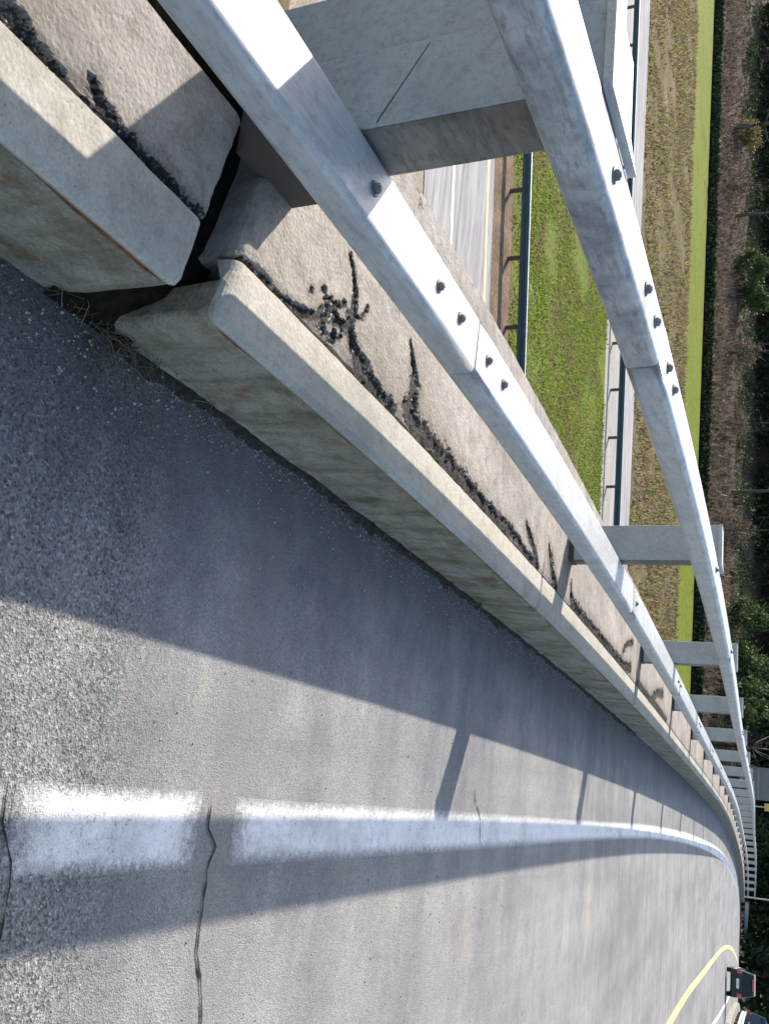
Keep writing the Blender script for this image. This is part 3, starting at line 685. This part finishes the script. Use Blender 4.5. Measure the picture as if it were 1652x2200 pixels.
PX0, PX1 = -1.640, -1.428
def post(s, near=False, w=.125):
    mb = MB()
    def pbox(x0, x1, a, b, z0, z1, taper=0):
        vs = [W(x, t, z) for x in (x0, x1) for t in (a, b) for z in (z0, z1)]
        mb.add(vs, [(0,1,3,2),(4,6,7,5),(0,4,5,1),(2,3,7,6),(0,2,6,4),(1,5,7,3)])
    pbox(PX0, PX1, s, s+w, KZ+.016, 1.232); c = mb.build('post', M['post'], rail, bevel=.006)
    mb = MB(); pbox(PX0-.003, PX1+.004, s-.003, s+w+(.055 if near else .003), KZ-.02, .50 if near else .385); mb.build('foot', M['foot'], c)  # near-black foot stands in for pocket shade; near one enlarged to block stray sun
    # wedge bracket that ties the post head to the back of the upper rail
    mb = MB(); vs = []
    for z in (1.2155, 1.236):
        vs += [W(PX1+.02, s-.01, z), W(PX0, s-.01, z), W(PX0, s+w+.02, z), W(PX1-.02, s+w+.03, z), W(PX1+.02, s+w+.12, z)]
    mb.add(vs, [(0,1,2,3,4),(5,6,7,8,9)]+[(k, (k+1) % 5, 5+(k+1) % 5, 5+k) for k in range(5)]); mb.build('head_bracket', M['galv'], c)
    if s < 30:
        mb = MB(); vs = [W(PX1+.0025, t, z) for t in (s+.008, s+w-.008) for z in (KZ+.03, 1.2)]
        vs += [W(PX1+.0005, t, z) for t in (s+.008, s+w-.008) for z in (KZ+.03, 1.2)]
        mb.add(vs, [(0,1,3,2),(0,2,6,4),(1,5,7,3),(0,4,5,1),(2,3,7,6)]); mb.build('front_face', M['streaky'], c)
    if near:
        mb = MB(); pbox(-1.86, PX0-.004, s+.03, s+w+.02, .30, 1.215); mb.build('backing_post', M['post'], c, bevel=.004)
        mb = MB()
        for i in range(1):
            a, b = (-1.622, .81), (-1.432, .70); y = s-.0015
            vs = [W(a[0], y, a[1]), W(a[0]-.006, y, a[1]+.002), W(b[0]-.006, y, b[1]), W(b[0], y, b[1])]; vs += [W(v_[0], s+.001, v_[1]) for v_ in (a, (a[0]-.006, a[1]+.002), (b[0]-.006, b[1]), b)]
            mb.add(vs, [(0,1,2,3),(0,1,5,4),(1,2,6,5),(2,3,7,6),(3,0,4,7)])
        mb.build('scratch', M['scratch'], c)
post(1.69, True, .19)
s = 5.70
while s < 95: post(s); s += 3.907

# far railing and guardrails that carry on past the bridge end, far side kerb
mb = MB(); sweep([(R_EDGE,-.02),(R_EDGE,.18),(R_EDGE+.06,.22),(8.55,.22),(8.55,-.4),(R_EDGE,-.4)], srange(-3, 96, 1.5, 1, 1.5), True, True, mb)
tag(mb.build('far_kerb', M['deck']), 'low grey concrete kerb along the far side of the road', 'kerb')
def road_rail(label, X, s0, s1, side):
    root = empty('roadside_guardrail', W(X, (s0+s1)/2, 0), label, 'guardrail')
    prof = [(.02,.42),(.06,.46),(.06,.50),(.0,.55),(.0,.58),(.06,.63),(.06,.67),(.02,.72),(-.02,.72),(.02,.67),(.02,.63),(-.04,.58),(-.04,.55),(.02,.50),(.02,.46),(-.02,.42)]
    mb = MB(); sweep([(X+side*a, z) for a, z in prof], srange(s0, s1, 2, 1, 2), True, True, mb); mb.build('beam', M['weathered'], root)
    s = s0+.5
    while s < s1:
        mb = MB(); t = -heading(s); mb.box(W(X-side*.12, s, .33), (.15, .12, .78), Matrix.Rotation(t, 3, 'Z')); mb.build('post', M['fpost'], root); s += 3.0
road_rail('weathered grey guardrail curving on past the end of the bridge railing', -1.0, 96, 150, 1)
road_rail('grey guardrail along the far side of the road on top of its low kerb', 7.9, 20, 94, -1)

# ------------------------------------------------------------------ cars
def car(name, label, cat, loc, rz, wid, hgt, length, body, roofm, glassm, boxy=False):
    root = empty(name, loc, label, cat); R = Matrix.Rotation(rz, 3, 'Z'); L = Vector(loc)
    def P(x, y, z): return L+R @ Vector((x, y, z))
    w = wid/2
    def loft(rings, nm, matl, sm=True):
        mb = MB(); n = len(rings[0]); mb.add([P(*v) for r in rings for v in r], [(i*n+k, i*n+(k+1) % n, (i+1)*n+(k+1) % n, (i+1)*n+k) for i in range(len(rings)-1) for k in range(n)]+[tuple(range(n)), tuple((len(rings)-1)*n+k for k in range(n))])
        return mb.build(nm, matl, root, bevel=.03)
    bz = hgt*.60
    def ring(y, z0, z1, ww): return [(-ww*.92,y,z0),(ww*.92,y,z0),(ww,y,z0+(z1-z0)*.35),(ww*.96,y,z1),(-ww*.96,y,z1),(-ww,y,z0+(z1-z0)*.35)]
    loft([ring(0, .30, bz*.97, w*.94), ring(.12, .20, bz, w), ring(length*.5, .18, bz, w), ring(length*.8, .18, bz*.93, w), ring(length*.97, .24, bz*.78, w*.93), ring(length, .34, bz*.7, w*.86)], 'body', body)
    y0, y1 = (.06, length*.80) if boxy else (.10, length*.66)
    def gr(y, z, ww): return [(-ww,y,z),(ww,y,z)]
    mb = MB(); mb.add([P(-w*.93,y0,bz-.02),P(w*.93,y0,bz-.02),P(w*.93,y1,bz-.04),P(-w*.93,y1,bz-.04),P(-w*.76,y0+.28,hgt-.06),P(w*.76,y0+.28,hgt-.06),P(w*.76,y1-.75,hgt-.06),P(-w*.76,y1-.75,hgt-.06)],
        [(0,1,5,4),(1,2,6,5),(2,3,7,6),(3,0,4,7),(4,5,6,7)]); mb.build('cabin', body, root, bevel=.04)
    mb = MB(); mb.box(P(0, (y0+.28+y1-.75)/2, hgt-.035), (w*1.5, y1-y0-1.05, .06), R); mb.build('roof', roofm, root, bevel=.025)
    mb = MB(); e = -.006
    mb.add([P(-w*.80,y0+.05+e,bz+.05),P(w*.80,y0+.05+e,bz+.05),P(w*.68,y0+.25+e,hgt-.12),P(-w*.68,y0+.25+e,hgt-.12),P(-w*.80,y0+.09,bz+.05),P(w*.80,y0+.09,bz+.05),P(w*.68,y0+.29,hgt-.12),P(-w*.68,y0+.29,hgt-.12)],
        [(0,1,2,3),(0,1,5,4),(1,2,6,5),(2,3,7,6),(3,0,4,7)]); mb.build('rear_window', glassm, root)
    for sx in (-1, 1):
        mb = MB(); mb.box(P(sx*w*.80, .0, bz*.80), (.17*wid/1.6, .10, .20), R); mb.build('tail_light', M['tail'], root, bevel=.02)
        mb = MB(); mb.box(P(sx*(w+.03), length*.60, bz+.05), (.10, .07, .09), R); mb.build('mirror', body, root, bevel=.02)
        for y in (length*.19, length*.80):
            mb = MB(); c = P(sx*(w-.10), y, .31); ax = R @ Vector((1, 0, 0))
            mb.tube([c-ax*.10, c-ax*.085, c+ax*.085, c+ax*.10], [.27, .31, .31, .27], 20); wh = mb.build('wheel', M['tyre'], root)
            mb = MB(); mb.tube([c+ax*sx*.095, c+ax*sx*.11], [.19, .17], 14); mb.build('rim', M['rim'], wh)
    mb = MB(); mb.box(P(0, -.03, .36), (wid*.96, .14, .20), R); mb.build('bumper', body, root, bevel=.03)
    mb = MB(); mb.box(P(0, -.012, bz*.72), (.42, .03, .12), R); mb.build('number_plate', M['plate'], root)
    mb = MB(); mb.box(P(0, .31, hgt-.07), (.5, .06, .04), R); mb.build('high_brake_light', M['tail'], root)
    return root
car('car', 'small dark car with red tail lights driving away in the far lane', 'car', W(5.52, 52.6, .004), -heading(52)-.03, 1.24, 1.24, 2.9, M['carpaint'], M['roofp'], M['carteal'])
car('van', 'blue-grey van beyond the dark car, cut off by the edge of the photo', 'van', W(8.3, 98.5, -.06), -heading(98)-.1, 2.1, 2.3, 4.6, M['bluev'], M['bluev'], M['glass'], True)
mb = MB(); c_ = W(11.5, 70, -.12); sweep([(8.62,-.07),(17,-.07),(17,-.5),(8.62,-.5)], srange(56, 96, 4, 1, 4), True, True, mb)
tag(mb.build('pavement', M['asphalt']), kind='structure')

# ------------------------------------------------------------------ signs beyond the bridge end
def sign(name, label, base, hgt, pw, ph, rz, face, z0):
    root = empty(name, base, label, 'road sign'); R = Matrix.Rotation(rz, 3, 'Z'); b = Vector(base)
    mb = MB(); mb.box(b+Vector((0, 0, z0+ph/2)), (pw, .05, ph), R); pn = mb.build('panel', face, root, bevel=.01)
    for sx in ((-.4, .4) if pw > 1.5 else (0,)):
        mb = MB(); mb.tube([b+R @ Vector((sx*pw, .06, 0)), b+R @ Vector((sx*pw, .06, z0+ph*.98))], .05, 10); mb.build('post', M['galv'], root)
    for k in range(2 if pw > 1.5 else 1):
        mb = MB(); mb.box(b+R @ Vector((0, -.045, z0+ph*(.3+.4*k))), (pw*.98, .04, .06), R); mb.build('brace', M['galv'], root)
    return root
def at(depth_xy, z): return (depth_xy[0], depth_xy[1], z)
sign('road_sign', 'large grey back of a road sign above the far end of the railing', (-2.85, 93.5, -5.6), 6, 2.75, 3.2, -.05, M['sign'], .7)
sign('road_sign', 'small yellow road sign right of the large grey sign back', (-.95, 94.6, -5.6), 5, .62, .62, -.05, M['signy'], 2.1)
root = empty('pole', (6.7, 96.4, -8.0), 'thin pale pole standing past the end of the bridge railing', 'pole')
mb = MB(); mb.tube([(6.7,96.4,-8.0),(6.7,96.4,-4),(6.7,96.4,2.5)], [.07,.06,.05], 12); mb.build('shaft', M['galv'], root)
mb = MB(); mb.tube([(6.7,96.4,-8.0),(6.7,96.4,-7.7)], [.3,.2], 12); mb.build('base', M['post'], root)

# ------------------------------------------------------------------ wood, shrubs, stalks
def crownmesh(name, N, rx, rz, leaf, matl, seed, hollow=.35, z0=.0):
    r = np.random.default_rng(seed); 
    cl = r.normal(0, 1, (26, 3)); cl /= np.linalg.norm(cl, axis=1)[:, None]; cl *= r.uniform(.45, .95, 26)[:, None]
    k = r.integers(0, 26, N); p = cl[k]+r.normal(0, .17, (N, 3))
    p[:, :2] *= rx; p[:, 2] = (p[:, 2]+1)*.5*rz+z0
    u = r.normal(0, 1, (N, 3)); u /= np.linalg.norm(u, axis=1)[:, None]; w = r.normal(0, 1, (N, 3)); v = np.cross(u, w); v /= np.linalg.norm(v, axis=1)[:, None]
    s = leaf*r.uniform(.5, 1.4, N)[:, None]
    V = np.stack([p-u*s, p+v*s*.5, p+u*s, p-v*s*.5], 1)
    me = bpy.data.meshes.new(name); me.from_pydata(V.reshape(-1, 3).tolist(), [], np.arange(N*4).reshape(-1, 4).tolist()); me.materials.append(matl); return me
def trunkmesh(h, r0, seed, limbs=5):
    rr = random.Random(seed); mb = MB(); pts = [(0, 0, -.3)]; x = y = 0
    for i in range(1, 7): x += rr.uniform(-.12, .12); y += rr.uniform(-.12, .12); pts.append((x, y, h*i/6))
    mb.tube(pts, [r0*1.25]+[r0*(1-.13*i) for i in range(1, 7)], 8)
    for k in range(limbs):
        i = rr.randint(2, 5); b = Vector(pts[i]); a = rr.uniform(0, 6.28); l = h*rr.uniform(.2, .4)
        e = b+Vector((math.cos(a)*l, math.sin(a)*l, l*rr.uniform(.3, .9))); m_ = (b+e)/2+Vector((0, 0, -.1*l))
        mb.tube([b, m_, e], [r0*.42, r0*.3, r0*.1], 6)
    return mb.mesh('trunk', M['bark'], True)
CR = {'dark': [crownmesh('crown', 2600, 2.3, 6.2, .20, M['leafd'], 20+i) for i in range(3)],
      'green': [crownmesh('crown', 2600, 2.0, 4.6, .17, M['leafg'], 30+i) for i in range(3)],
      'dry': [crownmesh('crown', 1500, 2.0, 4.4, .13, M['leafb'], 40+i) for i in range(3)],
      'ochre': [crownmesh('crown', 1800, 1.8, 3.6, .15, M['leafo'], 50+i) for i in range(2)]}
TR = [trunkmesh(6.5, .17, 60+i) for i in range(3)]
def tree(name, label, cat, kind, x, y, z, sc, crown_z, group, i=0):
    root = empty(name, (x, y, z), label, cat, group); root.rotation_euler.z = random.uniform(0, 6.28); root.scale = (sc, sc, sc)
    t = bpy.data.objects.new('trunk', TR[i % 3]); C.objects.link(t); t.parent = root
    c = bpy.data.objects.new('crown', CR[kind][i % len(CR[kind])]); C.objects.link(c); c.parent = root; c.location.z = crown_z
    return root
gd = 'dark evergreens crowding the wood edge'
k = 0
for x in np.arange(-96, -7, 3.4):
    d = 20+random.uniform(-2, 3); xx = x+random.uniform(-1, 1)
    tree('evergreen_tree', 'dark evergreen tree in the shaded wood edge beyond the brown slope', 'tree', 'dark', xx, ln('green1', xx)+d, woodz(xx, d), random.uniform(.8, 1.1), random.uniform(-.6, -.1), gd, k); k += 1
for x in np.arange(-98, -6, 4.2):
    d = 26+random.uniform(-2, 4); xx = x+random.uniform(-1, 1)
    tree('evergreen_tree', 'dark evergreen tree in the shaded wood edge beyond the brown slope', 'tree', 'dark', xx, ln('green1', xx)+d, woodz(xx, d), random.uniform(1.2, 1.7), random.uniform(-.3, .3), gd, k); k += 1
for x in np.arange(-104, 30, 6):
    d = 36+random.uniform(-3, 5); xx = x+random.uniform(-1, 1)
    tree('evergreen_tree', 'dark evergreen tree in the shaded wood edge beyond the brown slope', 'tree', 'dark', xx, ln('green1', xx)+d, woodz(xx, d), random.uniform(1.8, 2.3), -.5, gd, k); k += 1
def near_wood(x, d): return x, ln('green1', x)+d, woodz(x, d)
for (x, d, kind, sc, lab, nm) in [
    (-52.5, 9, 'green', .75, 'bright green leafy shrub standing out of the dark wood, right of the ochre one', 'shrub'),
    (-49.5, 10, 'green', .8, 'second green leafy shrub at the wood edge, behind the first green one', 'shrub'),
    (-68.5, 8.5, 'ochre', .85, 'ochre leaved shrub at the wood edge beside a grey trunk', 'shrub'),
    (-16.5, 8, 'green', .8, 'green shrub at the wood edge seen just above the upper rail', 'shrub'),
    (-12.5, 9, 'green', .95, 'taller green shrub right of the one just above the upper rail', 'shrub'),
    (-9.0, 7, 'green', 1.0, 'green shrub left of the large grey sign back', 'shrub'),
    (-5.5, 8, 'ochre', .9, 'olive shrub directly beside the large grey sign back', 'shrub'),
    (-24, 7, 'dry', .6, 'bare brown bush on the leaf-littered slope near the posts', 'bush'),
    (-34, 6, 'dry', .55, 'bare brown bush midway along the leaf-littered slope', 'bush'),
    (-60, 5.5, 'dry', .6, 'bare brown bush at the foot of the ochre shrub', 'bush'),
    (-42, 7.5, 'dry', .7, 'bare brown bush just right of the bright green shrubs', 'bush')]:
    X_, Y_, Z_ = near_wood(x, d); tree(nm, lab, nm, kind, X_, Y_, Z_, sc, -.4, 'shrubs at the foot of the wood', k); k += 1
for (x, d, h_, r_, lab) in [(-68.2, 6.5, 9, .3, 'pale grey leaning trunk beside the ochre shrub'), (-58, 8, 8, .15, 'slim grey trunk between the ochre and green shrubs'), (-28, 8.5, 9, .17, 'slim brown trunk above the second railing post')]:
    X_, Y_, Z_ = near_wood(x, d); root = empty('bare_tree', (X_, Y_, Z_), lab, 'tree', 'bare trunks at the wood edge')
    o = bpy.data.objects.new('trunk', trunkmesh(h_, r_, int(-x))); C.objects.link(o); o.parent = root
# dry stalks and brush on the slope
def slope(r, N):
    x = r.uniform(-92, 8, N); d = np.abs(r.normal(0, 1, N))*5.0+.8; 
    return np.stack([x, np.array([ln('green1', q) for q in x])+d, np.array([woodz(a, b) for a, b in zip(x, d)])-.03], 1)
tufts('dry_stalks', M['stalk'], slope, 3200, 1.2, .07, 21)
tufts('brush', M['leafb'], slope, 4500, .5, .28, 22)
def further(o):
    def f(r, N):
        P = slope(r, N); P[:, 1] += o; P[:, 2] = [woodz(a, b-ln('green1', a)) for a, b in zip(P[:, 0], P[:, 1])]; return P
    return f
def scrub(name, matl, area, nclump, per, rad, hgt, leaf, seed):
    r = np.random.default_rng(seed); c = area(r, nclump); sc_ = r.uniform(.5, 1.4, nclump)
    k = np.repeat(np.arange(nclump), per); N = len(k); q = r.normal(0, 1, (N, 3)); q /= np.linalg.norm(q, axis=1)[:, None]; q *= r.uniform(.3, 1, N)[:, None]**.6
    p = c[k]+q*np.array([rad, rad*.8, hgt])*sc_[k][:, None]; p[:, 2] = np.maximum(p[:, 2], c[k][:, 2]+.02)
    u = r.normal(0, 1, (N, 3)); u /= np.linalg.norm(u, axis=1)[:, None]; v = np.cross(u, r.normal(0, 1, (N, 3))); v /= np.linalg.norm(v, axis=1)[:, None]
    z = leaf*r.uniform(.4, 1.5, N)[:, None]; V = np.stack([p-u*z, p+v*z*.5, p+u*z, p-v*z*.5], 1)
    me = bpy.data.meshes.new(name); me.from_pydata(V.reshape(-1, 3).tolist(), [], np.arange(N*4).reshape(-1, 4).tolist()); me.materials.append(matl)
    o = bpy.data.objects.new(name, me); C.objects.link(o); return tag(o, kind='stuff')
scrub('dark_undergrowth', M['leafd'], further(9), 260, 90, 1.1, 1.3, .13, 23)
scrub('brown_scrub', M['leafb'], further(2.5), 120, 60, .9, .6, .10, 25)
scrub('green_scrub', M['leafg'], further(8), 40, 80, .9, 1.0, .11, 26)
tufts('bank_undergrowth', M['leafd'], lambda r, N: np.array([(x, ln('green1', x)+d, woodz(x, d)) for x, d in zip(r.uniform(-92, 8, N), r.uniform(0.05, .8, N))]), 3000, .22, .3, 24)
# trees on the hill where the road runs out
gh = 'dark trees behind the guardrail past the bridge'
for i, (X, s) in enumerate([(-9,106),(-8.5,114),(-9,122),(-8.5,130),(-8.5,138),(-12,110),(-13,124),(-8,146),(-10,152),(-8.5,160),(-9,168),(-12,140),(-12,156),(18,92),(22,100),(27,92),(19,108),(25,116),(31,104),(20,124),(14,132),(36,96),(28,132),(33,120)]):
    c = W(X, s, -.2); tree('hill_tree', 'dark leafy tree on the rise behind the guardrail past the bridge', 'tree', 'dark' if i % 4 else 'green', c.x, c.y, c.z-(.6 if X < 0 else 0), random.uniform(1.1, 1.6), -.9, gh, i)

for i, p_ in enumerate([(9.8, 133.2, -8.2), (12.1, 145.0, -9.1), (14.9, 159.0, -10.1), (14.7, 141.3, -8.8), (15.4, 134.9, -8.3), (18.2, 146.7, -9.2), (21.5, 161.0, -10.2), (20.6, 143.0, -8.9), (21.0, 136.5, -8.4), (24.3, 148.5, -9.2), (28.2, 162.9, -10.3), (26.4, 144.7, -8.9), (26.6, 138.1, -8.4), (30.3, 150.3, -9.3), (34.8, 164.8, -10.4), (32.3, 146.4, -9.0)]):
    tree('hill_tree', 'dark leafy tree on the rise behind the guardrail past the bridge', 'tree', 'dark' if i % 5 else 'green', p_[0], p_[1], p_[2]-1.2, random.uniform(1.2, 1.6), -.9, gh, i)
# a dead weed at the outer edge of the second kerb block
rw = random.Random(12); wroot = empty('dead_weed', W(-1.99, 2.76, KZ), 'small dry brown weed at the outer edge of the cracked kerb block', 'weed')
mb = MB()
for i in range(11):
    a = rw.uniform(0, 6.28); l = rw.uniform(.012, .030); p0 = W(-2.0+rw.gauss(0, .010), 2.76+rw.gauss(0, .015), KZ-.01)
    mb.tube([p0, p0+Vector((math.cos(a)*l*.4, math.sin(a)*l*.4, l*.7)), p0+Vector((math.cos(a)*l, math.sin(a)*l, l*.8))], [.0018, .0014, .0007], 4)
mb.build('stems', M['bark'], wroot)
# ------------------------------------------------------------------ litter: pebbles by the kerb, dry grass in the gap
def pebbles(name, fn, N, r0, r1, seed):
    r = random.Random(seed); mb = MB()
    for _ in range(N):
        X, s, Z = fn(r); c = W(X, s, Z); q = r.uniform(r0, r1); a = r.uniform(0, 3)
        vs = [(c.x+q*math.cos(a+k*1.257)*r.uniform(.7, 1.2), c.y+q*math.sin(a+k*1.257)*r.uniform(.7, 1.2), c.z) for k in range(5)]
        vs += [(c.x+q*.55*math.cos(a+.4+k*2.09), c.y+q*.55*math.sin(a+.4+k*2.09), c.z+q*r.uniform(.6, 1)) for k in range(3)]
        mb.add(vs, [(0,1,5),(1,2,6,5),(2,3,6),(3,4,7,6),(4,0,5,7),(5,6,7)])
    return tag(mb.build(name, M['stone']), kind='stuff')
pebbles('kerb_grit', lambda r: (-.985+abs(r.gauss(0, .10)), r.uniform(1.3, 14), .0), 2200, .0012, .0048, 1)
pebbles('kerb_sand', lambda r: (-.99+abs(r.gauss(0, .045)), r.uniform(1.8, 9), .0), 2600, .0012, .0042, 12)
pebbles('road_grit', lambda r: (r.uniform(-.95, 1.5), 1.2+abs(r.gauss(0, 3)), .0), 900, .0015, .005, 2)
pebbles('gap_stones', lambda r: (r.uniform(-1.05, -.80), r.gauss(1.70, .14), .008), 110, .0015, .0055, 3)
def in_crack(r):
    P = r.choice(CRK[1] if r.random() < .7 else CRK[0] if r.random() < .5 else CRK[2]); k = r.randrange(len(P)-1); t = r.random(); a, b = P[k], P[k+1]
    w_ = 1.4*(a[2]+(b[2]-a[2])*t); return (a[0]+(b[0]-a[0])*t+r.gauss(0, .5)*w_, a[1]+(b[1]-a[1])*t+r.gauss(0, .5)*w_, KZ-.012)
pebbles('crack_rubble', in_crack, 330, .002, .0075, 8)
mb = MB(); vs = []; sv = [1.75+i*.012 for i in range(900)]
for q in sv:
    w_ = .004+.07*max(0, float(fbm(q*4.1, .4, 91))-.42)+.035*float(noise2(q*38, .2, 92))*float(noise2(q*9, 5.2, 93))
    vs += [W(-1.01, q, .016), W(-.985, q, .009+.006*float(noise2(q*30, 1, 94))), W(-.985+w_*.5, q, .006+.004*float(noise2(q*40, 2, 95))), W(-.985+w_, q, .001)]
mb.add(vs, [(4*i+k, 4*i+k+1, 4*i+k+5, 4*i+k+4) for i in range(len(sv)-1) for k in range(3)])
tag(mb.build('kerb_dirt', M['soil']), kind='stuff')
mb = MB(); rr = random.Random(5)
for i in range(170):
    X0, s0 = (-.99+rr.gauss(0, .045), rr.gauss(1.72, .10)) if i < 110 else (-.985+abs(rr.gauss(0, .03)), rr.uniform(1.8, 6.5))
    l = rr.uniform(.04, .13); a = rr.uniform(0, 6.28); z1 = rr.uniform(.004, .05)
    p0 = W(X0, s0, .012); p2 = W(X0+math.cos(a)*l, s0+math.sin(a)*l, z1); p1 = (p0+p2)/2+Vector((0, 0, .02))
    mb.tube([p0, p1, p2], [.0016, .0013, .0006], 4)
tag(mb.build('dry_grass', M['dryblade']), kind='stuff')
